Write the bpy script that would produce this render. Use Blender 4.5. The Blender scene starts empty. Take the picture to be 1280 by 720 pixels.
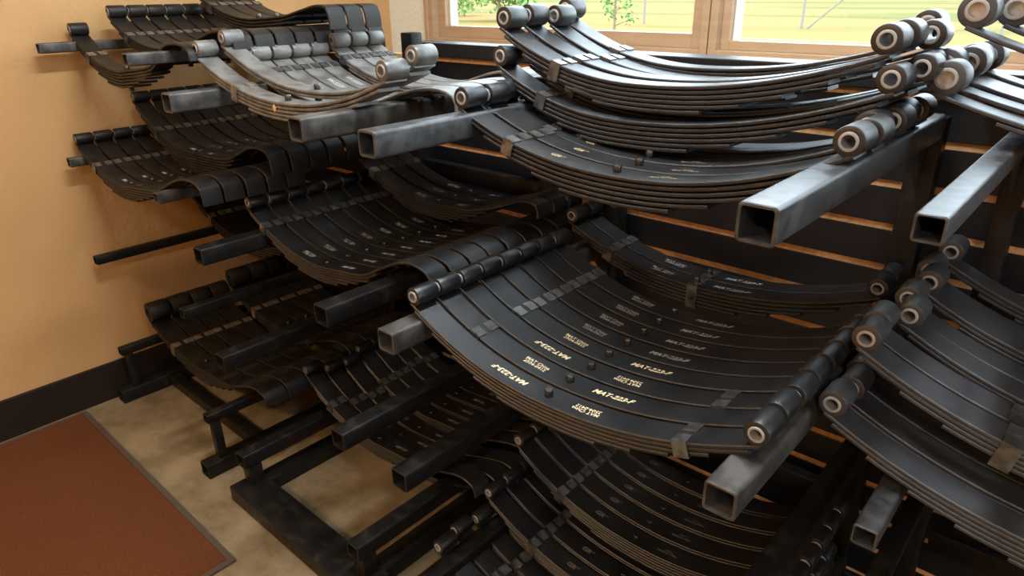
import bpy, bmesh, math, random
from mathutils import Vector, Matrix
random.seed(7)
S = bpy.context.scene
C = S.collection
R = math.radians

# ------------------------------------------------------------------ camera
cam_d = bpy.data.cameras.new('camera'); cam_d.sensor_width = 36; cam_d.lens = 36*863.0/1280
cam_d.clip_start = .02; cam_d.clip_end = 500
cam = bpy.data.objects.new('camera', cam_d); C.objects.link(cam)
rt = Vector((0.74670189, 0.66503787, -0.01268582)); up = Vector((-0.2551005, 0.30393516, 0.91790367)); fw = Vector((-0.61429637, 0.68216424, -0.39660045))
M = Matrix((rt, up, -fw)).transposed().to_4x4(); M.translation = Vector((2.632, -2.128, 1.4))
cam.matrix_world = M
S.camera = cam
# ------------------------------------------------------------------ world, sun, exposure
S.view_settings.view_transform = 'Standard'; S.view_settings.look = 'None'; S.view_settings.gamma = 1
S.view_settings.use_curve_mapping = False
S.view_settings.exposure = 0.93
w = bpy.data.worlds.new('sky'); S.world = w; w.use_nodes = True
bg = w.node_tree.nodes['Background']; bg.inputs[0].default_value = (.74, .87, 1, 1); bg.inputs[1].default_value = 5.0
sd = bpy.data.lights.new('sun', 'SUN'); sd.energy = 1.0; sd.angle = R(1); sd.color = (1, .93, .78)
sun = bpy.data.objects.new('sun', sd); C.objects.link(sun); sun.rotation_euler = (R(38), 0, R(-15))   # shines from behind the building onto the field
LAMP = (1, .66, .36)
def ceiling_lamp_light(x, y, z, sx, sy, power, parent=None, col=LAMP):
    d = bpy.data.lights.new('lamp_light', 'AREA'); d.shape = 'RECTANGLE'; d.size = sx; d.size_y = sy; d.energy = power; d.color = col
    o = bpy.data.objects.new('lamp_light', d); C.objects.link(o); o.location = (x, y, z)
    if parent: o.parent = parent; o.location = (0, 0, -.05)
    return o

# ------------------------------------------------------------------ materials
def mat(name, col, rough=.5, metal=0, bump=0, bscale=200, col2=None, cscale=8, rough2=None, spec=.5, coat=0, dist=.002, detail=4, stretch=None, split=(.4, .6), nr=.5):
    m = bpy.data.materials.new(name); m.use_nodes = True; n = m.node_tree.nodes; l = m.node_tree.links
    b = n['Principled BSDF']; b.inputs['Base Color'].default_value = (*col, 1); b.inputs['Roughness'].default_value = rough
    b.inputs['Metallic'].default_value = metal; b.inputs['Specular IOR Level'].default_value = spec; b.inputs['Coat Weight'].default_value = coat
    tc = n.new('ShaderNodeTexCoord')
    src = tc.outputs['Object']
    if stretch:
        mp = n.new('ShaderNodeMapping'); mp.inputs['Scale'].default_value = stretch; l.new(src, mp.inputs[0]); src = mp.outputs[0]
    if col2:
        t = n.new('ShaderNodeTexNoise'); t.inputs['Scale'].default_value = cscale; t.inputs['Detail'].default_value = detail; t.inputs['Roughness'].default_value = nr; l.new(src, t.inputs[0])
        r = n.new('ShaderNodeValToRGB'); r.color_ramp.elements[0].position = split[0]; r.color_ramp.elements[1].position = split[1]
        r.color_ramp.elements[0].color = (*col, 1); r.color_ramp.elements[1].color = (*col2, 1)
        l.new(t.outputs[0], r.inputs[0]); l.new(r.outputs[0], b.inputs['Base Color'])
        if rough2 is not None:
            q = n.new('ShaderNodeMapRange'); q.inputs[1].default_value = .35; q.inputs[2].default_value = .65; q.inputs[3].default_value = rough; q.inputs[4].default_value = rough2
            l.new(t.outputs[0], q.inputs[0]); l.new(q.outputs[0], b.inputs['Roughness'])
    if bump:
        t2 = n.new('ShaderNodeTexNoise'); t2.inputs['Scale'].default_value = bscale; t2.inputs['Detail'].default_value = 2; l.new(src, t2.inputs[0])
        bp = n.new('ShaderNodeBump'); bp.inputs['Strength'].default_value = bump; bp.inputs['Distance'].default_value = dist
        l.new(t2.outputs[0], bp.inputs['Height']); l.new(bp.outputs[0], b.inputs['Normal'])
    return m
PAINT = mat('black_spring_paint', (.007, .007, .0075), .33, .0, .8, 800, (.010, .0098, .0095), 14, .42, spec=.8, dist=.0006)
PAINTC = mat('sheen_greyed_black_paint', (.026, .026, .028), .40, 0, .7, 900, (.036, .036, .038), 14, .46, spec=.8, dist=.0006)  # black paint raised to grey, daylight sheen put into the colour
PAINTD = mat('worn_black_paint', (.008, .0075, .007), .42, 0, .4, 420, (.018, .015, .012), 20, .52, spec=.36, dist=.0006)
PAINTG = mat('dusty_grey_paint', (.085, .082, .075), .38, 0, .4, 300, (.16, .153, .138), 30, .5, spec=.7, dist=.0006)
SLEEVE = mat('pale_bushing', (.36, .345, .32), .4, .2)
PIN = mat('grey_bushing_core', (.30, .30, .29), .3, .6, col2=(.5, .5, .48), cscale=90)
SLEEVED = mat('dull_bushing', (.16, .14, .11), .5, .3, col2=(.3, .26, .2), cscale=60)
RUBBER = mat('black_rubber', (.012, .012, .012), .6)
CLIP = mat('clip_steel', (.10, .10, .10), .22, .7, col2=(.22, .22, .21), cscale=40, spec=.7)
CLIPB = mat('bare_clip_steel', (.3, .26, .2), .35, .8, col2=(.5, .45, .36), cscale=60)
BOLT = mat('bolt_steel', (.10, .095, .09), .3, .9)
BRASS = mat('yellow_zinc_nut', (.65, .45, .2), .4, .6)
GOLD = mat('gold_stamp_ink', (.80, .66, .38), .6)
GOLDD = mat('dull_gold_stamp_ink', (.34, .26, .14), .6)
WHITE = mat('pale_stamp_ink', (.45, .43, .39), .6)
DIM = mat('faded_stamp_ink', (.16, .15, .14), .6)
TAPE = mat('masking_tape', (.75, .5, .2), .7)
TUBEB = mat('black_rack_paint', (.008, .0075, .007), .36, 0, .3, 60, (.026, .018, .012), 35, .5, spec=.3, split=(.5, .78), dist=.001)
TUBEG = mat('grey_steel_tube', (.075, .076, .078), .33, .6, .2, 90, (.11, .11, .112), 55, .5, dist=.0006)
TUBEM = mat('dark_steel_tube', (.05, .047, .043), .34, .4, .25, 90, (.11, .1, .09), 30, .5, dist=.0006)
SLATB = mat('black_laminate', (.006, .007, .009), .45, 0, .15, 20)
WOOD = mat('raw_fibreboard', (.85, .48, .21), .8, 0, .3, 200, (.68, .36, .14), 60)
WALLT = mat('tan_wall_plaster', (.54, .31, .125), .75, 0, .7, 55, (.50, .285, .112), 3, dist=.003)
WALLC = mat('cream_wall_plaster', (.74, .78, .70), .8, 0, .9, 60, (.70, .74, .66), 3, dist=.005)
CEIL = mat('ceiling_white', (.7, .66, .58), .9)
FLOORM = mat('mottled_concrete', (.13, .092, .048), .42, 0, .3, 30, (.26, .195, .11), 7, .65, detail=12, nr=.68, split=(.36, .62), dist=.003)
CARPET = mat('rust_carpet', (.10, .034, .012), .95, 0, 1, 500, (.155, .054, .020), 350, spec=.1, dist=.004)
EDGING = mat('carpet_edging', (.07, .045, .03), .8, 0, .4, 400)
BASEB = mat('black_baseboard', (.016, .010, .007), .5, spec=.3)
WFRAME = mat('tan_window_wood', (.40, .275, .165), .45, 0, .15, 30, (.44, .305, .19), 6, stretch=(1, 1, 8))
WTRACK = mat('white_window_track', (.75, .78, .76), .4)

# ------------------------------------------------------------------ helpers
def setp(o, label=None, cat=None, group=None, kind=None):
    if label: o['label'] = label
    if cat: o['category'] = cat
    if group: o['group'] = group
    if kind: o['kind'] = kind
    return o
def empty(name, loc, label, cat, group=None):
    o = bpy.data.objects.new(name, None); o.empty_display_size = .05; C.objects.link(o); o.location = loc
    return setp(o, label, cat, group)
def link(name, me, parent=None, loc=None):
    o = bpy.data.objects.new(name, me); C.objects.link(o)
    if parent: o.parent = parent
    if loc is not None: o.location = loc
    return o
class MB:
    def __init__(s): s.v = []; s.f = []; s.mi = []
    def add(s, vs, fs, mi=0):
        b = len(s.v); s.v += [tuple(v) for v in vs]; s.f += [tuple(b+i for i in f) for f in fs]; s.mi += [mi]*len(fs); return s
    def mesh(s, name, mats, smooth=False):
        me = bpy.data.meshes.new(name); me.from_pydata(s.v, [], s.f)
        for m in (mats if isinstance(mats, (list, tuple)) else [mats]): me.materials.append(m)
        me.polygons.foreach_set('material_index', s.mi)
        bm = bmesh.new(); bm.from_mesh(me); bmesh.ops.recalc_face_normals(bm, faces=bm.faces); bm.to_mesh(me); bm.free()
        if smooth:
            me.polygons.foreach_set('use_smooth', [True]*len(me.polygons)); me.set_sharp_from_angle(angle=R(38))
        me.update(); return me
    def box(s, x0, x1, y0, y1, z0, z1, c=0, mi=0):
        if c <= 0:
            return s.add([(x, y, z) for z in (z0, z1) for y in (y0, y1) for x in (x0, x1)],
                         [(0, 2, 3, 1), (4, 5, 7, 6), (0, 1, 5, 4), (2, 6, 7, 3), (0, 4, 6, 2), (1, 3, 7, 5)], mi)
        bm = bmesh.new(); bmesh.ops.create_cube(bm, size=1)
        for v in bm.verts: v.co = Vector((x0+(v.co.x+.5)*(x1-x0), y0+(v.co.y+.5)*(y1-y0), z0+(v.co.z+.5)*(z1-z0)))
        bmesh.ops.bevel(bm, geom=bm.edges[:], offset=c, segments=2, profile=.6, affect='EDGES')
        bm.verts.index_update()
        s.add([v.co.copy() for v in bm.verts], [[v.index for v in f.verts] for f in bm.faces], mi); bm.free(); return s
def boxo(name, b, m, parent=None, c=0, smooth=False):
    return link(name, MB().box(*b, c=c).mesh(name, m, smooth), parent)

def tube_mesh(name, length, size, wall, m, r=.007):
    """square hollow tube along +y from 0, centred on x and z"""
    def ring(h, r, k=3):
        out = []
        for cx, cz, a0 in ((h-r, h-r, 0), (-h+r, h-r, 90), (-h+r, -h+r, 180), (h-r, -h+r, 270)):
            for i in range(k+1):
                a = R(a0+90*i/k); out.append((cx+r*math.cos(a), cz+r*math.sin(a)))
        return out
    o = ring(size/2, r); q = ring(size/2-wall, max(r-wall*.6, .002)); n = len(o); e = .0012
    o2 = ring(size/2-e, r)
    V = []; F = []
    loops = [(o2, 0), (o, e), (o, length-e), (o2, length), (q, length), (q, 0)]
    for lp, y in loops: V += [(p[0], y, p[1]) for p in lp]
    L = len(loops)
    for a in range(L):
        b = (a+1) % L
        for i in range(n): j = (i+1) % n; F.append((a*n+i, a*n+j, b*n+j, b*n+i))
    mb = MB(); mb.add(V, F); return mb.mesh(name, m, True)

# ---- leaf spring geometry
def resample(pts, n):
    d = [0]
    for a, b in zip(pts, pts[1:]): d.append(d[-1]+(Vector(b)-Vector(a)).length)
    T = d[-1]; out = []; k = 0
    for i in range(n):
        s = T*i/(n-1)
        while k < len(d)-2 and d[k+1] < s: k += 1
        t = (s-d[k])/max(d[k+1]-d[k], 1e-9); a = Vector(pts[k]); b = Vector(pts[k+1]); out.append(a+(b-a)*t)
    return out
def catmull(P, k=6):
    P = [Vector(p) for p in P]; Q = [2*P[0]-P[1]]+P+[2*P[-1]-P[-2]]; out = []
    for i in range(1, len(Q)-2):
        a, b, c, d = Q[i-1:i+3]
        for j in range(k):
            t = j/k; out.append(.5*((2*b)+(c-a)*t+(2*a-5*b+4*c-d)*t*t+(3*b-a-3*c+d)*t**3))
    out.append(P[-1]); return out
def normals(P):
    N = []
    for i in range(len(P)):
        t = (P[min(i+1, len(P)-1)]-P[max(i-1, 0)]).normalized(); N.append(Vector((-t.y, t.x)))
    return N
def half(C0, low, Rr, side, p=2.15, n=16):
    """leaf curve from the low point out to under the eye centred at C0"""
    e = Vector(C0)
    for _ in range(12):
        dx = e.x-low[0]; h = e.y-low[1]; sl = p*h/dx
        t = Vector((1, sl)).normalized(); nn = Vector((-t.y, t.x)); e = Vector(C0)-nn*Rr
    pts = []
    for i in range(n+1):
        u = i/n; pts.append(Vector((low[0]+(e.x-low[0])*u, low[1]+(e.y-low[1])*u**p)))
    return pts
def strip(mb, P, N, t0, t1, y0, y1, ch=.0016):
    """bar swept along P (x,z); from t1 (lower offset) to t0 (upper offset)"""
    prof = [(y0, t1+ch), (y0+ch, t1), (y1-ch, t1), (y1, t1+ch), (y1, t0-ch), (y1-ch, t0), (y0+ch, t0), (y0, t0-ch)]
    V = []; F = []; k = 8
    for p, n in zip(P, N):
        for y, t in prof: q = p+n*t; V.append((q.x, y, q.y))
    for i in range(len(P)-1):
        for j in range(k): F.append((i*k+j, i*k+(j+1) % k, (i+1)*k+(j+1) % k, (i+1)*k+j))
    F.append(tuple(range(k))); F.append(tuple(range((len(P)-1)*k, len(P)*k)))
    mb.add(V, F)
def ring_tube(mb, c, ro, ri, y0, y1, seg=28, e=.0022, mi=0):
    V = []; F = []; loops = [(ro-e, y0), (ro-e*.3, y0+e*.3), (ro, y0+e), (ro, y1-e), (ro-e*.3, y1-e*.3), (ro-e, y1), (ri, y1), (ri, y0)]; n = len(loops)
    for r, y in loops:
        for i in range(seg): a = 2*math.pi*i/seg; V.append((c.x+r*math.cos(a), y, c.y+r*math.sin(a)))
    for a in range(n):
        b = (a+1) % n
        for i in range(seg): j = (i+1) % seg; F.append((a*seg+i, a*seg+j, b*seg+j, b*seg+i))
    mb.add(V, F, mi)
def disc(mb, c, r, y, seg=20, mi=0):
    mb.add([(c.x+r*math.cos(2*math.pi*i/seg), y, c.y+r*math.sin(2*math.pi*i/seg)) for i in range(seg)], [tuple(range(seg))], mi)

_txt = {}
def text_geo(s, size, shear=0, bold=0, res=2):
    k = (s, size, shear, bold)
    if k in _txt: return _txt[k]
    cu = bpy.data.curves.new('t', 'FONT'); cu.body = s; cu.size = size; cu.align_x = 'CENTER'; cu.align_y = 'CENTER'; cu.shear = shear; cu.offset = bold
    cu.resolution_u = res; cu.space_line = .85
    o = bpy.data.objects.new('t', cu); C.objects.link(o)
    dg = bpy.context.evaluated_depsgraph_get(); me = bpy.data.meshes.new_from_object(o.evaluated_get(dg))
    vs = [(v.co.x, v.co.y) for v in me.vertices]; fs = [tuple(p.vertices) for p in me.polygons]
    bpy.data.objects.remove(o); bpy.data.curves.remove(cu); bpy.data.meshes.remove(me)
    _txt[k] = (vs, fs); return _txt[k]

class SpringType:
    """one kind of leaf spring: shared meshes for every copy"""
    def __init__(s, name, CL, low, CR=None, hook=None, r=.019, n=6, w=.0540, t=.0066, gap=.0078, mat=PAINT, sleeve=SLEEVE, fill=None,
                 clips=(.22,), clip_mat=CLIP, texts=(), bolt=True, ends=None, bolt_h=.013, p=2.15, filled=False):
        s.org = Vector((low[0], low[1])); o = s.org
        CL = Vector(CL)-o; lw = (0, 0)
        L = half(CL, lw, r-t*.5, -1, p)[::-1]
        if CR is not None: CR = Vector(CR)-o; P = L+half(CR, lw, r-t*.5, 1, p)[1:]
        else:
            hk = [Vector(h)-o for h in hook]; P = L[:-1]+catmull([Vector(lw)]+hk, 6)
        P = resample(P, 46); N = normals(P); s.P = P; s.N = N
        Ls = [0]
        for a, b in zip(P, P[1:]): Ls.append(Ls[-1]+(b-a).length)
        s.Ls = Ls; s.low_s = min(range(len(P)), key=lambda i: abs(P[i].x)); s.sl = Ls[s.low_s]; T = Ls[-1]; s.T = T; s.t = t
        hook_s = T if CR is not None else Ls[min(range(len(P)), key=lambda i: abs(P[i].x-hk[1].x))]
        s.w = w; s.parts = []
        mb = MB(); strip(mb, P, N, 0, -t, 0, w)
        ring_tube(mb, P[0]+N[0]*(r-t*.5), r, r*.62, .0008, w-.0008)
        if CR is not None: ring_tube(mb, P[-1]+N[-1]*(r-t*.5), r, r*.62, .0008, w-.0008)
        s.parts.append(('main_leaf', mb.mesh('main_leaf', mat, True)))
        for c in ([P[0]+N[0]*(r-t*.5)]+([P[-1]+N[-1]*(r-t*.5)] if CR is not None else [])):
            b = MB(); ring_tube(b, c, r*.62, r*.44, -.0012, w+.0012, 22, .001)
            if filled: disc(b, c, r*.44, .003, mi=1)
            s.parts.append(('bushing', b.mesh('bushing', [sleeve, fill or BOLT], True)))
        fr = ends or {6: [.95, .79, .62, .45, .28], 5: [.93, .74, .55, .35], 4: [.9, .66, .4]}.get(n) or [.95, .86, .74, .62, .5, .38, .26][:n-1]
        for i, f in enumerate(fr):
            a = s.sl-s.sl*f; b_ = s.sl+(hook_s-s.sl)*f
            ii = [k for k in range(len(P)) if a <= Ls[k] <= b_]; PP = [s.at(a)[0]]+[P[k] for k in ii]+[s.at(b_)[0]]; NN = [s.at(a)[1]]+[N[k] for k in ii]+[s.at(b_)[1]]
            PP = PP[::2]+([PP[-1]] if len(PP) % 2 == 0 else []); NN = NN[::2]+([NN[-1]] if len(NN) % 2 == 0 else [])
            m2 = MB(); off = -(i+1)*gap; strip(m2, PP, NN, off, off-t, .0006, w-.0006)
            s.parts.append(('leaf', m2.mesh('leaf', mat, True)))
        nl = len(fr)+1; s.n = nl; s.bottom = -(nl-1)*gap-t
        for cpos in clips:   # cpos: -1..1 from left eye to right end
            sc = s.sl+cpos*(s.sl if cpos < 0 else hook_s-s.sl)
            depth = -gap*sum(1 for f in fr if f > abs(cpos)+.02)-t-.001
            b = MB(); q, nn = s.at(sc); tt = Vector((nn.y, -nn.x)); hw = .0125
            def bar(ta, tb, ya, yb):
                vs = []
                for z in (ta, tb):
                    for y in (ya, yb):
                        for x in (-hw, hw): pt = q+tt*x+nn*z; vs.append((pt.x, y, pt.y))
                b.add(vs, [(0, 2, 3, 1), (4, 5, 7, 6), (0, 1, 5, 4), (2, 6, 7, 3), (0, 4, 6, 2), (1, 3, 7, 5)])
            bar(.0002, .0024, -.0018, w*.40); bar(.0002, .0024, w*.60, w+.0018)
            bar(depth, .0024, -.0022, -.0002); bar(depth, .0024, w+.0002, w+.0022); bar(depth-.002, depth, -.0022, w+.0022)
            s.parts.append(('clip', b.mesh('clip', clip_mat)))
        if bolt:
            b = MB(); V = []; F = []; rr = [.0068, .0074, .0074, .0062]; hh = [0, .001, bolt_h-.0015, bolt_h]; seg = 14
            for rad, h in zip(rr, hh):
                for i in range(seg): a = 2*math.pi*i/seg; V.append((rad*math.cos(a), w/2+rad*math.sin(a), h))
            for k in range(3):
                for i in range(seg): j = (i+1) % seg; F.append((k*seg+i, k*seg+j, (k+1)*seg+j, (k+1)*seg+i))
            F.append(tuple(range(3*seg, 4*seg))); b.add(V, F)
            s.parts.append(('center_bolt', b.mesh('center_bolt', BOLT, True)))
            b = MB(); b.box(-.006, .006, w/2-.006, w/2+.006, s.bottom-.010, s.bottom, .001)
            s.parts.append(('bolt_nut', b.mesh('bolt_nut', BOLT)))
        s.textm = {}
        for key, items in dict(texts).items():
            out = []
            for (st, size, pos, across, flip, m_, sh, bd) in items:
                vs, fs = text_geo(st, size, sh, bd); V = []
                for x, y in vs:
                    if flip: x, y = -x, -y
                    q, nn = s.at(s.sl+pos+x); q = q+nn*.0004; V.append((q.x, w*across+y, q.y))
                b = MB(); b.add(V, fs); me = bpy.data.meshes.new('stamped_text'); me.from_pydata(b.v, [], b.f); me.materials.append(m_); out.append(me)
            s.textm[key] = out
    def at(s, L):
        L = max(0, min(L, s.T)); k = 0
        while k < len(s.Ls)-2 and s.Ls[k+1] < L: k += 1
        t = (L-s.Ls[k])/max(s.Ls[k+1]-s.Ls[k], 1e-9); return s.P[k].lerp(s.P[k+1], t), s.N[k].lerp(s.N[k+1], t).normalized()
    def place(s, y, label, group, dx=0, dz=0, text=None, skip=(), tilt=0, clipmat=None):
        e = empty('leaf_spring', (s.org.x+dx, y, s.org.y+dz+s.bottom), label, 'leaf spring', group)
        if tilt: e.rotation_euler.y = tilt
        for nm, me in s.parts:
            if nm in skip: continue
            link(nm, me, e, (0, 0, -s.bottom))
        for me in s.textm.get(text, []): link('stamped_text', me, e, (0, 0, -s.bottom))
        return e
ORD = ['frontmost', 'second from front', 'third from front', 'fourth from front', 'fifth from front', 'sixth from front', 'seventh from front', 'eighth from front', 'ninth from front']
def row(tp, y0, pitch, n, desc, group, texts=None, jz=.0, jx=.002, dxs=None, dzs=None, last='rearmost', extra=None, skips=None):
    for i in range(n):
        o = (ORD[i] if i < n-1 else last) if n > 1 else 'the only one'
        if n == 2: o = ('front one', 'rear one')[i]
        lab = '%s, %s' % (desc if not (extra and i in extra) else extra[i], o)
        tp.place(y0+i*pitch, lab, group, dx=(dxs[i] if dxs else random.uniform(-jx, jx)), dz=(dzs[i] if dzs else random.uniform(0, jz)),
                 text=(texts[i] if isinstance(texts, (list, tuple)) else texts), skip=(skips or {}).get(i, ()))

# ================================================================== STRUCTURE
FX0, FX1, FY0 = 0, 4.7, -5.2; HC = 2.9
setp(boxo('floor', (-.12, FX1, FY0, .12, -.1, 0), FLOORM), kind='structure')
setp(boxo('ceiling', (-.12, FX1, FY0, .12, HC, HC+.1), CEIL), kind='structure')
setp(boxo('wall_left', (-.12, 0, FY0, .12, 0, HC), WALLT), kind='structure')
RY0, RY1, RZ0, RZ1 = -1.9, -.5, 1.2, 2.66      # unseen window added in the right wall to let in cool side light
mb = MB(); mb.box(FX1, FX1+.12, FY0, RY0, 0, HC); mb.box(FX1, FX1+.12, RY1, .12, 0, HC); mb.box(FX1, FX1+.12, RY0, RY1, 0, RZ0); mb.box(FX1, FX1+.12, RY0, RY1, RZ1, HC)
setp(link('wall_right', mb.mesh('wall_right', WALLT)), kind='structure')
setp(boxo('wall_front', (-.12, FX1+.12, FY0-.12, FY0, 0, HC), WALLT), kind='structure')
WX0, WX1, WZ0, WZ1 = .27, 4.05, 1.192, 2.66
mb = MB()
mb.box(0, FX1, 0, .12, 0, WZ0); mb.box(0, FX1, 0, .12, WZ1, HC); mb.box(0, WX0, 0, .12, WZ0, WZ1); mb.box(WX1, FX1, 0, .12, WZ0, WZ1)
setp(link('wall_back', mb.mesh('wall_back', WALLC)), kind='structure')
setp(boxo('baseboard_left', (0, .012, FY0, 0, 0, .145), BASEB, c=.003), kind='structure')
# windows: sliding units side by side, each a frame, sash rails, glass pane
GL = bpy.data.materials.new('window_glass'); GL.use_nodes = True; n = GL.node_tree.nodes; l = GL.node_tree.links
n.remove(n['Principled BSDF']); tr = n.new('ShaderNodeBsdfTransparent'); gl = n.new('ShaderNodeBsdfGlossy'); gl.inputs['Roughness'].default_value = .02
tr.inputs[0].default_value = (.97, .985, .97, 1); fr = n.new('ShaderNodeFresnel'); fr.inputs[0].default_value = 1.3; mx = n.new('ShaderNodeMixShader')
l.new(fr.outputs[0], mx.inputs[0]); l.new(tr.outputs[0], mx.inputs[1]); l.new(gl.outputs[0], mx.inputs[2]); l.new(mx.outputs[0], n['Material Output'].inputs[0])
def frame_mb(x0, x1, z0, z1, y0, y1, b, c=.002):
    m_ = MB(); m_.box(x0, x0+b, y0, y1, z0, z1, c); m_.box(x1-b, x1, y0, y1, z0, z1, c); m_.box(x0+b, x1-b, y0, y1, z0, z0+b, c); m_.box(x0+b, x1-b, y0, y1, z1-b, z1, c); return m_
xs = [(.27, 1.562), (1.566, 2.80), (2.804, 4.05)]
for i, (a, b) in enumerate(xs):
    wn = link('window_%d' % (i+1), frame_mb(a, b, WZ0, WZ1, -.012, .115, .026).mesh('window_frame', WFRAME)); setp(wn, kind='structure')
    link('sash', frame_mb(a+.026, b-.026, WZ0+.026, WZ1-.026, .02, .07, .045 if i == 0 else .028).mesh('sash', WFRAME), wn)
    k = .071 if i == 0 else .054
    link('track', frame_mb(a+k, b-k, WZ0+k*.75+.003, WZ1-k, .045, .085, .008, .001).mesh('track', WTRACK), wn)
    k += .004
    link('pane', MB().box(a+k, b-k, .062, .066, WZ0+.06, WZ1-k).mesh('pane', GL), wn)
wn = empty('window_4', (FX1, (RY0+RY1)/2, RZ0), None, None); setp(wn, kind='structure'); hh = (RY1-RY0)/2  # frame and panes of the added right-hand window
fm = MB(); fm.box(-.01, .11, -hh, -hh+.05, 0, RZ1-RZ0); fm.box(-.01, .11, hh-.05, hh, 0, RZ1-RZ0); fm.box(-.01, .11, -hh+.05, hh-.05, 0, .05); fm.box(-.01, .11, -hh+.05, hh-.05, RZ1-RZ0-.05, RZ1-RZ0); fm.box(.02, .08, -.03, .03, .05, RZ1-RZ0-.05)
link('window_frame', fm.mesh('window_frame', WFRAME), wn)
for q in (-1, 1): link('pane', MB().box(.05, .055, min(q*.03, q*(hh-.05)), max(q*.03, q*(hh-.05)), .05, RZ1-RZ0-.05).mesh('pane', GL), wn)
setp(boxo('trim_1', (.25, 4.07, -.03, 0, 1.172, 1.195), WFRAME, c=.003), kind='structure')
setp(boxo('trim_2', (.25, .27, -.02, .0, 1.195, 2.68), WFRAME, c=.003), kind='structure')

# ---- slatted back panel (black boards with raw fibreboard grooves)
K0, DK, YP = 1.207, .0879, -.62
sp = empty('slat_panel', (1.9, YP+.02, 0), 'black slatted board panel with raw brown grooves standing behind the racks', 'panel')
link('core', MB().box(-1.885, 2.9, -.006, .014, .06, 1.214).mesh('core', WOOD), sp)
bm_ = MB().box(-1.885, 2.9, 0, .004, 0, DK-.0145, .001).mesh('slat', SLATB)
for k in range(14):
    z = K0+.007-k*DK
    if z-(DK-.0135) < -.02: break
    if k == 0: continue
    link('slat', bm_, sp, (0, -.0101, K0-k*DK+.0073))
link('top_cap', MB().box(-1.05, 2.9, -.024, .06, K0+.0068, 1.254, .003).mesh('top_cap', SLATB), sp)
link('bottom_rail', MB().box(-1.885, 2.9, -.018, .02, .0, .055, .002).mesh('bottom_rail', SLATB), sp)

# ================================================================== RACKS
YA, YB, YU = -1.428, -.70, -.665
def rack(label, cols, levels_, size, yfront, mats, upr_top, extra=None, foot=True, rails=(.30,), name='cantilever_rack'):
    e = empty(name, ((cols[0]+cols[1])/2, YU, 0), label, 'rack', 'cantilever racks along the slatted panel'); ox, oy = e.location.x, e.location.y
    arms = {}; levels = levels_; yfs = yfront if isinstance(yfront, list) else [yfront]*4; yfront = yfs[-1]
    for ci, cx in enumerate(cols):
        us = .05 if size > .04 else .035
        u = link('upright', MB().box(cx-us/2-ox, cx+us/2-ox, -.022, .022, .0, upr_top[ci], .004).mesh('upright', TUBEB, True), e)
        for li, z in enumerate(levels):
            m = mats.get((ci, li), TUBEB); yf = yfs[li]; key = (m.name, size, yf)
            if key not in arms: arms[key] = tube_mesh('arm', YU-.022-yf, size, .0042 if size > .04 else .003, m, .006 if size > .04 else .004)
            link('arm', arms[key], e, (cx-ox, yf-oy, z))
            if z > .3:
                g = MB(); h = .0025; zz = z-size/2; yy = -.024
                g.add([(cx-ox+sx, y, q) for sx in (-h, h) for y, q in ((yy, zz-.001), (yy-.075, zz-.001), (yy-.06, zz-.012), (yy, zz-.09))], [(0, 1, 2, 3), (4, 7, 6, 5), (0, 4, 5, 1), (1, 5, 6, 2), (2, 6, 7, 3), (3, 7, 4, 0)])
                link('gusset', g.mesh('gusset', m if m is not TUBEB else TUBEB), e)
        z = levels[-1]
        link('post', MB().box(cx-size*.45-ox, cx+size*.45-ox, yfront+.012-oy, yfront+.012+size*.9-oy, .045, z-size/2, .003).mesh('post', TUBEB, True), e)
        if foot == 'channel':
            f = tube_mesh('base_foot', YU-.03-(yfront-.035), .05, .004, TUBEB, .004); link('base_foot', f, e, (cx-ox, yfront-.035-oy, .025))
    if foot == 'channel':
        link('base_rail', MB().box(cols[0]+.026-ox, cols[1]-.026-ox, -1.29-oy, -1.25-oy, .005, .045, .003).mesh('base_rail', TUBEB, True), e)
    if foot == 'rail':
        link('base_rail', MB().box(cols[0]-.03-ox, cols[1]+.05-ox, yfront-.035-oy, yfront+.065-oy, 0, .05, .003).mesh('base_rail', TUBEB, True), e)
        for cx in cols: link('base_foot', MB().box(cx-.03-ox, cx+.03-ox, yfront+.066-oy, -.024, 0, .045, .003).mesh('base_foot', TUBEB, True), e)
    for zz in rails:
        link('cross_rail', MB().box(cols[0]+.026-ox, cols[1]-.026-ox, -.016, .016, zz-.025, zz+.025, .003).mesh('cross_rail', TUBEB, True), e)
    return e
G, D = TUBEG, TUBEM
lv = [1.165, .792, .4675, .136]
rack('thin-tubed black cantilever rack against the tan wall', (.06, .724), [1.2526, .899, .5564, .1984], .030, YA, {(0, 0): D, (1, 0): D, (0, 1): D, (1, 1): D}, (1.28, 1.28), foot='channel')
rack('black square-tube cantilever rack second from the tan wall', (.916, 1.463), [1.165, .780, .4675, .136], .046, YA, {(0, 0): D, (1, 0): D}, (1.285, 1.18), foot='rail', rails=(.30, .88))
rack('centre cantilever rack with two wide bare grey top arms', (1.678, 2.355), lv, .046, YA, {(0, 0): G, (1, 0): G, (0, 1): D, (1, 1): D}, (1.18, 1.18), foot='rail')
rack('right-hand cantilever rack with bare silver arms, cut by the photo edge', (2.50, 3.15), [1.167, .714, .4675, .136], .032, [-1.337, -1.278, -1.363, -1.363], {(0, 0): G, (1, 0): G, (0, 1): G, (1, 1): G}, (1.17, 1.17), foot='rail')

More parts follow.
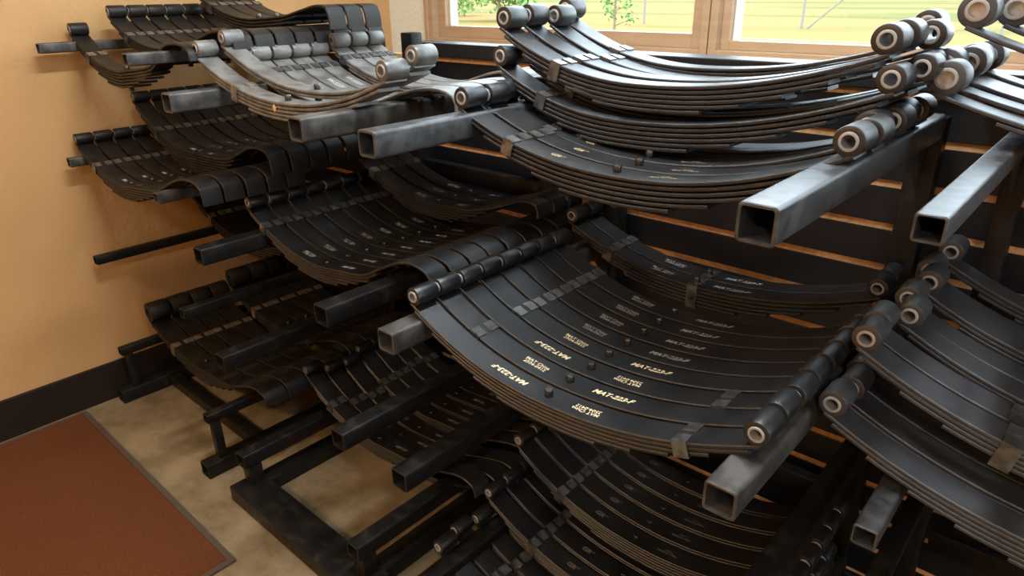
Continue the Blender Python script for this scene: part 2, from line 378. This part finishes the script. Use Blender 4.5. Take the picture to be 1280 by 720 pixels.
# ================================================================== SPRINGS
def T(a, b, col, big=.0172, small=.0118, flipcol=None):
    """texts: 'n' = part code right of the bolt, origin left of it; 'f' = turned end for end"""
    return {'n': [(a, small, -.080, .5, False, col, 0, .0001), (b, big, .090, .5, False, col, .25, .0004)],
            'f': [(a, small, .080, .5, True, flipcol or col, 0, .0001), (b, big, -.090, .5, True, flipcol or col, .25, .0004)],
            'g': [(a, small, -.080, .5, False, GOLD, 0, .0001), (b, big, .090, .5, False, GOLD, .25, .0004)]}
MC = 'MAT China\n2504-0412'
g1 = 'wide leaf springs lying side by side on the middle arms of the centre rack'
kw = dict(low=(1.995, .756), r=.0188, n=6, gap=.0074, texts=T(MC, 'MAT-223-F', WHITE, flipcol=GOLD))
a1 = SpringType('a', (1.679, .859), CR=(2.364, .859), clips=(.68,), **kw)
a2 = SpringType('a', (1.679, .859), CR=(2.364, .859), clips=(-.63,), **kw)
d = 'black leaf spring stamped in gold on the centre rack middle tray'
tx = ['f', 'g', 'f', 'g', 'n', 'n', 'n', 'n']
for i in range(8):
    t_ = a1 if i in (0, 2) else a2
    ex = {0: 'black leaf spring with upside-down gold stamp and right-hand clip, frontmost in the centre tray',
          1: 'black leaf spring with upright gold stamp and left clip, second in the centre tray',
          2: 'black leaf spring with upside-down stamp, third from the front in the centre tray',
          3: 'black leaf spring with bright gold part code, fourth from the front in the centre tray'}.get(i, 'black leaf spring with pale stamp in centre tray, %s' % ORD[i])
    t_.place(-1.355+i*.0612, ex, g1, dx=random.uniform(-.002, .002), text=tx[i])
a3 = SpringType('a', (1.650, .885), low=(1.985, .790), CR=(2.355, .885), r=.019, n=6, gap=.0084, clips=(-.62, .03), texts=T(MC, 'MAT-223-F', WHITE))
row(a3, -.812, .0595, 2, 'black leaf spring stacked on the rear of the centre tray', 'pair of springs stacked at the rear of the centre tray', texts='n')

# top of the centre rack, three layers
GT = {'n': [('GR*', .016, -.13, .5, False, GOLDD, .25, .0006), ('5/47\nMade in China', .0085, .085, .5, False, GOLDD, .2, .0001)]}
GD = {'n': [('GR*', .018, -.10, .5, False, DIM, .25, .0006), ('5/47\nMade in China', .0085, .085, .5, False, DIM, .2, .0001)]}
b1 = SpringType('b', (1.674, 1.214), (2.01, 1.121), (2.368, 1.219), r=.0205, n=6, gap=.0088, clips=(-.62,), texts=GT)
row(b1, -1.20, .062, 6, 'black leaf spring in bottom layer on top of centre rack', 'bottom layer of springs on top of the centre rack', texts='n', dxs=[0, .004, -.014, .0, -.008, 0])
b2 = SpringType('b', (1.637, 1.277), (1.93, 1.181), (2.365, 1.280), r=.0205, n=6, gap=.0086, clips=(-.60,), bolt=False)
row(b2, -1.05, .068, 3, 'black leaf spring in middle layer on top of centre rack', 'middle layer of springs on top of the centre rack', dxs=[0, .02, .016], dzs=[0, .010, .010])
b3 = SpringType('b', (1.63, 1.348), (1.95, 1.243), (2.345, 1.330), r=.0215, n=6, gap=.0082, clips=(-.55,), bolt=False)
row(b3, -1.03, .066, 4, 'black leaf spring in the uppermost layer before the window', 'uppermost layer of springs before the window', dxs=[0, .004, .024, .002], dzs=[0, .003, .0, .012])

# right rack middle
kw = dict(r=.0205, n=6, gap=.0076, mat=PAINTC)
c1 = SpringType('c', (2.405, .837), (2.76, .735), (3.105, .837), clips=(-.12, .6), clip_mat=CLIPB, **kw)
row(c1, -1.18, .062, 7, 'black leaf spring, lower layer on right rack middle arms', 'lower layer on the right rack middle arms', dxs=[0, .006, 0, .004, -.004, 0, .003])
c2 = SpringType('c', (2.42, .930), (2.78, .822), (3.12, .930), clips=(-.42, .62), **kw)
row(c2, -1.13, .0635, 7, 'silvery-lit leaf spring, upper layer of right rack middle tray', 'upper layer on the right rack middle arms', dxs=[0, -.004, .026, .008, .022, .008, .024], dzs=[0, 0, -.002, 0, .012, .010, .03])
# right rack top
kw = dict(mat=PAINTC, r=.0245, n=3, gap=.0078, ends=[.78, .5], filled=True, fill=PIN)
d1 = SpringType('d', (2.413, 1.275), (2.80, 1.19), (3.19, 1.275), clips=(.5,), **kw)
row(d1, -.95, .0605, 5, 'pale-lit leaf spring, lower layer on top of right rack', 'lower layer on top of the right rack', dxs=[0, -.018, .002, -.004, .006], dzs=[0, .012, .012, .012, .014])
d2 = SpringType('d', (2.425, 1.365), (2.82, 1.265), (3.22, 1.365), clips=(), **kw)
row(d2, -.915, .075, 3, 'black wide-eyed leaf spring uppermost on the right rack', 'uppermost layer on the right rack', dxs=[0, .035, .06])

# second rack, middle tray: slipper-hook springs
TS = T('MAT China\n2502-1407', 'MAT-25', DIM, .0135, .0095); TS['w'] = [(q[0], q[1], q[2], q[3], q[4], WHITE, q[6], q[7]) for q in TS['n']]
e1 = SpringType('e', (.872, .873), (1.19, .768), hook=[(1.36, .79), (1.43, .822), (1.50, .855), (1.55, .866), (1.59, .860), (1.612, .845), (1.615, .824)], r=.0175, n=6, gap=.0075, clips=(-.75,), texts=TS, bolt_h=.006)
row(e1, -1.25, .0618, 8, 'black slipper-ended leaf spring in second rack middle tray', 'slipper springs in the middle tray of the second rack', texts='w', jx=.003)
e2 = SpringType('e', (.905, .966), (1.235, .862), hook=[(1.36, .868), (1.44, .885), (1.51, .910), (1.55, .926), (1.59, .930), (1.612, .918), (1.615, .892)], r=.0175, n=6, gap=.0075, clips=(-.75,), texts=TS, bolt_h=.006)
row(e2, -.90, .062, 3, 'black slipper spring raised at rear of second rack middle tray', 'raised slipper springs at the rear of the second rack', texts='w')

# second rack, top
W5 = {'n': [('W-5225', .021, -.17, .5, False, WHITE, .1, .0006)], 'o': [('W-5225', .021, -.15, .5, False, GOLD, .1, .0006)]}
f1 = SpringType('f', (.845, 1.275), (1.20, 1.178), (1.575, 1.266), r=.0195, n=5, gap=.0085, mat=PAINTG, clips=(-.5,), clip_mat=CLIPB)
f1.place(-1.305, 'dusty grey double-eye leaf spring with tape on its side, frontmost on the second rack', 'double-eye springs on top of the second rack')
sprg = [o for o in C.objects if o.get('label', '').startswith('dusty grey double-eye leaf spring with tape')][0]
tg = MB(); a_ = .0075; tg.add([(-a_, 0, 0), (0, 0, -a_*1.3), (a_, 0, 0), (0, 0, a_*1.3), (-a_, .0006, 0), (0, .0006, -a_*1.3), (a_, .0006, 0), (0, .0006, a_*1.3)], [(0, 1, 2, 3), (7, 6, 5, 4), (0, 4, 5, 1), (1, 5, 6, 2), (2, 6, 7, 3), (3, 7, 4, 0)])
link('tape_tag', tg.mesh('tape_tag', TAPE), sprg, (1.184-sprg.location.x, -.0012, 1.164-sprg.location.z))
f2 = SpringType('f', (.86, 1.297), (1.22, 1.197), (1.585, 1.288), r=.0195, n=2, gap=.0085, mat=PAINTG, clips=())
f2.place(-1.24, 'grey double-eye leaf spring with short second leaf behind the taped one', 'double-eye springs on top of the second rack')
f3 = SpringType('f', (.872, 1.256), (1.20, 1.158), hook=[(1.36, 1.176), (1.43, 1.195), (1.50, 1.215), (1.56, 1.222), (1.61, 1.218), (1.632, 1.203), (1.635, 1.18)], r=.018, n=5, gap=.0085, mat=PAINTG, sleeve=SLEEVED, clips=(-.82,), texts=W5, bolt=False)
row(f3, -1.177, .0605, 4, 'dusty grey slipper spring, front batch on second rack top', 'front batch of dusty slipper springs', texts=['n', 'o', 'n', 'n'])
f4 = SpringType('f', (.888, 1.275), (1.22, 1.175), hook=[(1.36, 1.19), (1.43, 1.208), (1.50, 1.228), (1.56, 1.235), (1.61, 1.230), (1.632, 1.215), (1.635, 1.19)], r=.0195, n=5, gap=.0085, mat=PAINTG, sleeve=SLEEVED, clips=(-.82,), texts=W5, bolt=False)
row(f4, -.935, .0605, 3, 'grey slipper spring, raised rear batch on second rack top', 'rear batch of dusty slipper springs', texts=['o', 'n', 'n'])

# left rack top
h1 = SpringType('h', (.045, 1.303), (.37, 1.196), hook=[(.59, 1.222), (.655, 1.255), (.70, 1.278), (.755, 1.288), (.81, 1.287), (.845, 1.275), (.853, 1.248)], r=.0185, n=6, gap=.0085, mat=PAINTD, sleeve=SLEEVED, clips=(-.62,), texts={'n': [('MAT', .014, .03, .5, False, DIM, 0, .0004)]})
h1.place(-1.325, 'lone black slipper spring hooked over the front of the top left arm', 'springs on top of the left rack', text='n')
h2 = SpringType('h', (.10, 1.352), (.42, 1.255), hook=[(.60, 1.268), (.67, 1.286), (.74, 1.306), (.80, 1.314), (.85, 1.312), (.875, 1.298), (.880, 1.27), (.882, 1.245)], r=.0185, n=6, gap=.0085, mat=PAINTD, sleeve=SLEEVED, clips=(-.62,))
row(h2, -1.22, .0615, 8, 'brown-black slipper spring, long row on top of left rack', 'long row on top of the left rack', skips=None)
h3 = SpringType('h', (.16, 1.455), (.55, 1.330), hook=[(.72, 1.340), (.82, 1.357), (.90, 1.370), (.945, 1.363), (.957, 1.335), (.959, 1.308)], r=.0185, n=5, gap=.009, mat=PAINTD, sleeve=SLEEVED, clips=(-.6,))
row(h3, -.98, .0605, 3, 'curved black slipper spring in uppermost layer on left rack', 'uppermost layer on the left rack')

# left rack second level
TM = {'n': [('2502', .013, -.055, .5, False, WHITE, 0, .0006), ('-25', .016, .06, .5, False, WHITE, 0, .0008)], 'd': [('2502', .013, -.055, .5, False, DIM, 0, .0006), ('-25', .016, .06, .5, False, DIM, 0, .0008)]}
i1 = SpringType('i', (.040, .966), (.38, .868), hook=[(.60, .892), (.67, .912), (.735, .938), (.80, .957), (.86, .962), (.905, .950), (.915, .925), (.917, .902)], r=.0175, n=6, gap=.0078, mat=PAINTD, sleeve=SLEEVED, clips=(-.6,), texts=TM, bolt_h=.006)
row(i1, -1.388, .0612, 5, 'black slipper spring near tan wall, left rack second level', 'front springs on the second level of the left rack', texts='n')
i2 = SpringType('i', (.080, 1.083), (.46, .945), hook=[(.66, .955), (.74, .98), (.81, 1.008), (.87, 1.016), (.915, 1.004), (.928, .972), (.930, .948)], r=.0175, n=8, gap=.0085, mat=PAINTD, sleeve=SLEEVED, clips=(-.6,), texts=TM, bolt_h=.006)
row(i2, -1.195, .0618, 7, 'thick-pack slipper spring raised on left rack second level', 'raised thick springs on the left rack', texts=['n', 'd', 'd', 'n', 'd', 'd', 'd'])
# left rack third level
j1 = SpringType('j', (.15, .765), (.50, .642), hook=[(.70, .66), (.78, .685), (.85, .70), (.885, .68)], r=.0185, n=6, gap=.0085, mat=PAINTD, sleeve=SLEEVED, clips=(-.6,), ends=[.93, .8, .62, .45, .3])
row(j1, -1.10, .0615, 6, 'half-hidden dark slipper spring on left rack third level', 'half-hidden springs on the left rack third level')
# left rack lowest level
k1 = SpringType('k', (.085, .32), (.43, .222), hook=[(.62, .235), (.70, .252), (.78, .285), (.85, .298), (.895, .282), (.90, .25)], r=.036, n=6, w=.072, gap=.009, t=.0078, mat=PAINTD, sleeve=RUBBER, clips=(-.5,), clip_mat=CLIPB)
row(k1, -1.31, .0775, 4, 'wide dark leaf spring with bare clip low on the left rack', 'low wide springs on the left rack')
k2 = SpringType('k', (.12, .368), (.46, .262), hook=[(.62, .272), (.70, .288), (.78, .318), (.85, .332), (.895, .316), (.90, .28)], r=.036, n=6, w=.072, gap=.009, t=.0078, mat=PAINTD, sleeve=RUBBER, clips=(-.5,), clip_mat=CLIPB)
row(k2, -1.0, .0765, 4, 'wide dark leaf spring, raised rear batch low on left rack', 'raised rear batch low on the left rack')
# second rack lowest level
TL = T('MAT China\n2502-1407', 'MAT-25', DIM, .0135, .0095)
m1 = SpringType('m', (.90, .322), (1.22, .205), hook=[(1.42, .225), (1.49, .245), (1.56, .268), (1.60, .272), (1.632, .258), (1.637, .232)], r=.017, n=6, gap=.0078, sleeve=SLEEVED, clips=(-.6,), texts=TL, bolt_h=.005)
row(m1, -1.17, .0625, 7, 'black slipper spring, upper layer of second rack lowest tray', 'upper layer of the second rack lowest tray', texts='n', dxs=[0, .02, .03, .015, .012, 0, .01], dzs=[0, -.012, -.014, 0, 0, .004, 0])
m2 = SpringType('m', (.93, .235), (1.24, .118), hook=[(1.42, .135), (1.49, .155), (1.56, .185), (1.61, .19), (1.645, .175), (1.65, .15)], r=.017, n=4, gap=.0078, sleeve=SLEEVED, clips=(-.6,))
row(m2, -1.105, .0625, 6, 'black slipper spring, bottom layer of second rack lowest tray', 'bottom layer of the second rack lowest tray')
# centre rack lowest level
n1 = SpringType('n', (1.645, .178), (2.0, .072), (2.355, .178), r=.0175, n=6, gap=.0078, clips=(-.6,), texts=GD, bolt_h=.005)
row(n1, -1.31, .064, 9, 'black double-eye leaf spring, bottom layer under centre tray', 'bottom layer under the centre tray', texts='n', dxs=[0, -.01, .0, .0, .01, 0, 0, 0, 0])
n2 = SpringType('n', (1.65, .238), (2.0, .132), (2.36, .238), r=.0175, n=6, gap=.0078, clips=(-.55,), texts=GD, bolt_h=.005)
row(n2, -1.14, .064, 6, 'black double-eye leaf spring, middle layer under centre tray', 'middle layer under the centre tray', texts='n')
n3 = SpringType('n', (1.655, .338), (2.0, .215), (2.36, .338), r=.0175, n=6, gap=.0078, clips=(-.55,), texts=GD, bolt_h=.005)
row(n3, -1.03, .064, 5, 'black double-eye leaf spring, uppermost layer under centre tray', 'uppermost layer under the centre tray', texts='n')

# ================================================================== FLOOR MAT
mt = empty('entrance_mat', (.58, -2.3, 0), 'rust-brown carpet mat with dark edging on the concrete by the tan wall', 'mat')
link('carpet_pile', MB().box(-.53, .53, -.72, .705, .0, .011, .003).mesh('carpet_pile', CARPET), mt)
link('edging', frame_mb(-.545, .545, -.735, .725, 0, 1, .02).mesh('x', EDGING), mt)
e_ = mt.children[-1]
e_.data = (lambda m_: (m_.box(-.548, .548, .702, .722, 0, .008, .002), m_.box(.528, .548, -.735, .702, 0, .008, .002), m_.box(-.548, -.528, -.735, .702, 0, .008, .002), m_.box(-.548, .548, -.735, -.715, 0, .008, .002), m_)[-1])(MB()).mesh('edging', EDGING)

# ================================================================== CEILING LIGHTS (out of frame; right square and tube added for cool light)
LEM = bpy.data.materials.new('lamp_diffuser'); LEM.use_nodes = True
b_ = LEM.node_tree.nodes['Principled BSDF']; b_.inputs['Emission Color'].default_value = (*LAMP, 1); b_.inputs['Emission Strength'].default_value = 6
for nm, x, y, pw, lab in (('a', .95, -3.9, 31, 'square warm ceiling light nearest the tan wall'), ('b', 3.6, -3.7, 22, 'added square neutral ceiling light behind the viewer on the right')):  # the neutral right-hand one is added to cool the springs' tone
    cl = empty('ceiling_light', (x, y, HC), lab, 'light', 'square ceiling lights')
    link('housing', MB().box(-.2, .2, -.2, .2, -.035, 0, .004).mesh('housing', WTRACK), cl)
    link('diffuser', MB().box(-.18, .18, -.18, .18, -.042, -.036, .001).mesh('diffuser', LEM), cl)
    ceiling_lamp_light(0, 0, 0, .36, .36, pw, cl, LAMP if nm == 'a' else (.88, .94, 1))

cl = empty('ceiling_light', (1.95, -1.25, HC), 'added long cool white tube light, unseen above the racks', 'light')  # unseen tube added to put a cool sheen on the springs
LEC = bpy.data.materials.new('added_cool_diffuser'); LEC.use_nodes = True
b_ = LEC.node_tree.nodes['Principled BSDF']; b_.inputs['Emission Color'].default_value = (.82, .92, 1, 1); b_.inputs['Emission Strength'].default_value = 8
link('housing', MB().box(-.08, .08, -.6, .6, -.035, 0, .004).mesh('housing', WTRACK), cl)
link('diffuser', MB().box(-.06, .06, -.58, .58, -.042, -.036, .001).mesh('diffuser', LEC), cl)
ceiling_lamp_light(0, 0, 0, .12, 1.16, 36, cl, (.82, .92, 1))

# ================================================================== OUTSIDE
FIELD = bpy.data.materials.new('dry_field_grass'); FIELD.use_nodes = True; n = FIELD.node_tree.nodes; l = FIELD.node_tree.links
b = n['Principled BSDF']; b.inputs['Roughness'].default_value = 1; b.inputs['Specular IOR Level'].default_value = .05
tc = n.new('ShaderNodeTexCoord'); mp = n.new('ShaderNodeMapping'); mp.inputs['Scale'].default_value = (.012, .055, 1); mp.inputs['Rotation'].default_value = (0, 0, R(12)); l.new(tc.outputs['Object'], mp.inputs[0])
t1 = n.new('ShaderNodeTexNoise'); t1.inputs['Scale'].default_value = 1.6; t1.inputs['Detail'].default_value = 3; l.new(mp.outputs[0], t1.inputs[0])
r1 = n.new('ShaderNodeValToRGB'); r1.color_ramp.elements[0].position = .45; r1.color_ramp.elements[0].color = (.22, .132, .042, 1); r1.color_ramp.elements[1].position = .55; r1.color_ramp.elements[1].color = (.095, .100, .028, 1)
l.new(t1.outputs[0], r1.inputs[0])
t2 = n.new('ShaderNodeTexNoise'); t2.inputs['Scale'].default_value = 2.5; t2.inputs['Detail'].default_value = 8; l.new(tc.outputs['Object'], t2.inputs[0])
mxx = n.new('ShaderNodeMixRGB'); mxx.blend_type = 'MULTIPLY'; mxx.inputs[0].default_value = .35; l.new(r1.outputs[0], mxx.inputs[1]); l.new(t2.outputs[0], mxx.inputs[2]); l.new(mxx.outputs[0], b.inputs['Base Color'])
setp(boxo('ground', (-220, 120, .3, 260, -.5, -.3), FIELD), kind='structure')
LEAFM = mat('outdoor_leaves', (.06, .16, .03), .7, col2=(.16, .30, .06), cscale=3)
BARKM = mat('bark', (.16, .12, .08), .9)
def tree(x, y, h, cr, nleaf, label, base=.25, spread=1.0, leaf=.16, lean=0):
    e = empty('tree', (x, y, -.3), label, 'tree'); mb = MB()
    def limb(a, b, r0, r1, k=7):
        a = Vector(a); b = Vector(b); d_ = (b-a).normalized(); u_ = d_.cross(Vector((0, 1, .1))).normalized(); v_ = d_.cross(u_); V = []
        for q, r_ in ((a, r0), (b, r1)):
            for i in range(k): t = 2*math.pi*i/k; V.append(q+u_*r_*math.cos(t)+v_*r_*math.sin(t))
        mb.add(V, [(i, (i+1) % k, k+(i+1) % k, k+i) for i in range(k)])
    limb((0, 0, 0), (lean, 0, h), .018*h, .006*h)
    tips = []
    for i in range(16):
        z = h*(base+(1-base)*i/16); a = i*2.4; rr = cr*(1-.55*(i/16))*random.uniform(.7, 1.1)
        tip = (math.cos(a)*rr, math.sin(a)*rr, z+rr*.35); limb((lean*z/h, 0, z), tip, .007*h, .002*h, 5); tips.append(tip)
    link('trunk', mb.mesh('trunk', BARKM, True), e); lm = MB()
    for i in range(nleaf):
        t = random.choice(tips); q = Vector(t)*random.uniform(.45, 1.05); q.z = t[2]*random.uniform(.93, 1.08)
        q += Vector([random.gauss(0, cr*.16) for _ in range(3)]); u_ = Vector([random.uniform(-1, 1) for _ in range(3)]).normalized()*leaf; v_ = u_.cross(Vector([random.uniform(-1, 1) for _ in range(3)])).normalized()*leaf*.5
        lm.add([q-u_, q+v_, q+u_, q-v_], [(0, 1, 2, 3)])
    setp(link('foliage', lm.mesh('foliage', LEAFM), e), kind='stuff')
tree(-27.5, 30.5, 5.0, 2.4, 2600, 'bushy green tree seen at the left edge of the left window', base=.1, leaf=.2)
tree(-36.5, 35, 3.6, 2.2, 1800, 'low green shrubby tree left of the other one in the window corner', base=.05, leaf=.2)
tree(-13.2, 21.5, 3.2, .85, 420, 'thin young tree in the field, middle of the left window', base=.12, leaf=.10)
tree(-10.8, 24.5, 1.5, .7, 260, 'small sapling beside the window mullion', base=.1, leaf=.08)
POST = mat('weathered_post', (.16, .145, .12), .9)
for x, y, h, lab in ((-17.5, 30.6, 1.5, 'weathered fence post right of the young tree'), (-9.2, 29.9, 1.5, 'weathered fence post left in the right window'), (-1.8, 29.2, 1.5, 'weathered fence post at the right of the right window')):
    p_ = boxo('fence_post', (-.05, .05, -.05, .05, 0, h), POST, c=.01); p_.location = (x, y, -.3); setp(p_, lab, 'post', 'fence posts in the field')
br = MB(); br.box(-.035, .035, -.035, .035, 0, 2.6, .01); o = link('brace_pole', br.mesh('brace_pole', POST)); o.location = (-8.9, 29.7, -.3); o.rotation_euler = (0, R(48), 0); setp(o, 'slanting brace pole beside the fence post in the right window', 'pole')
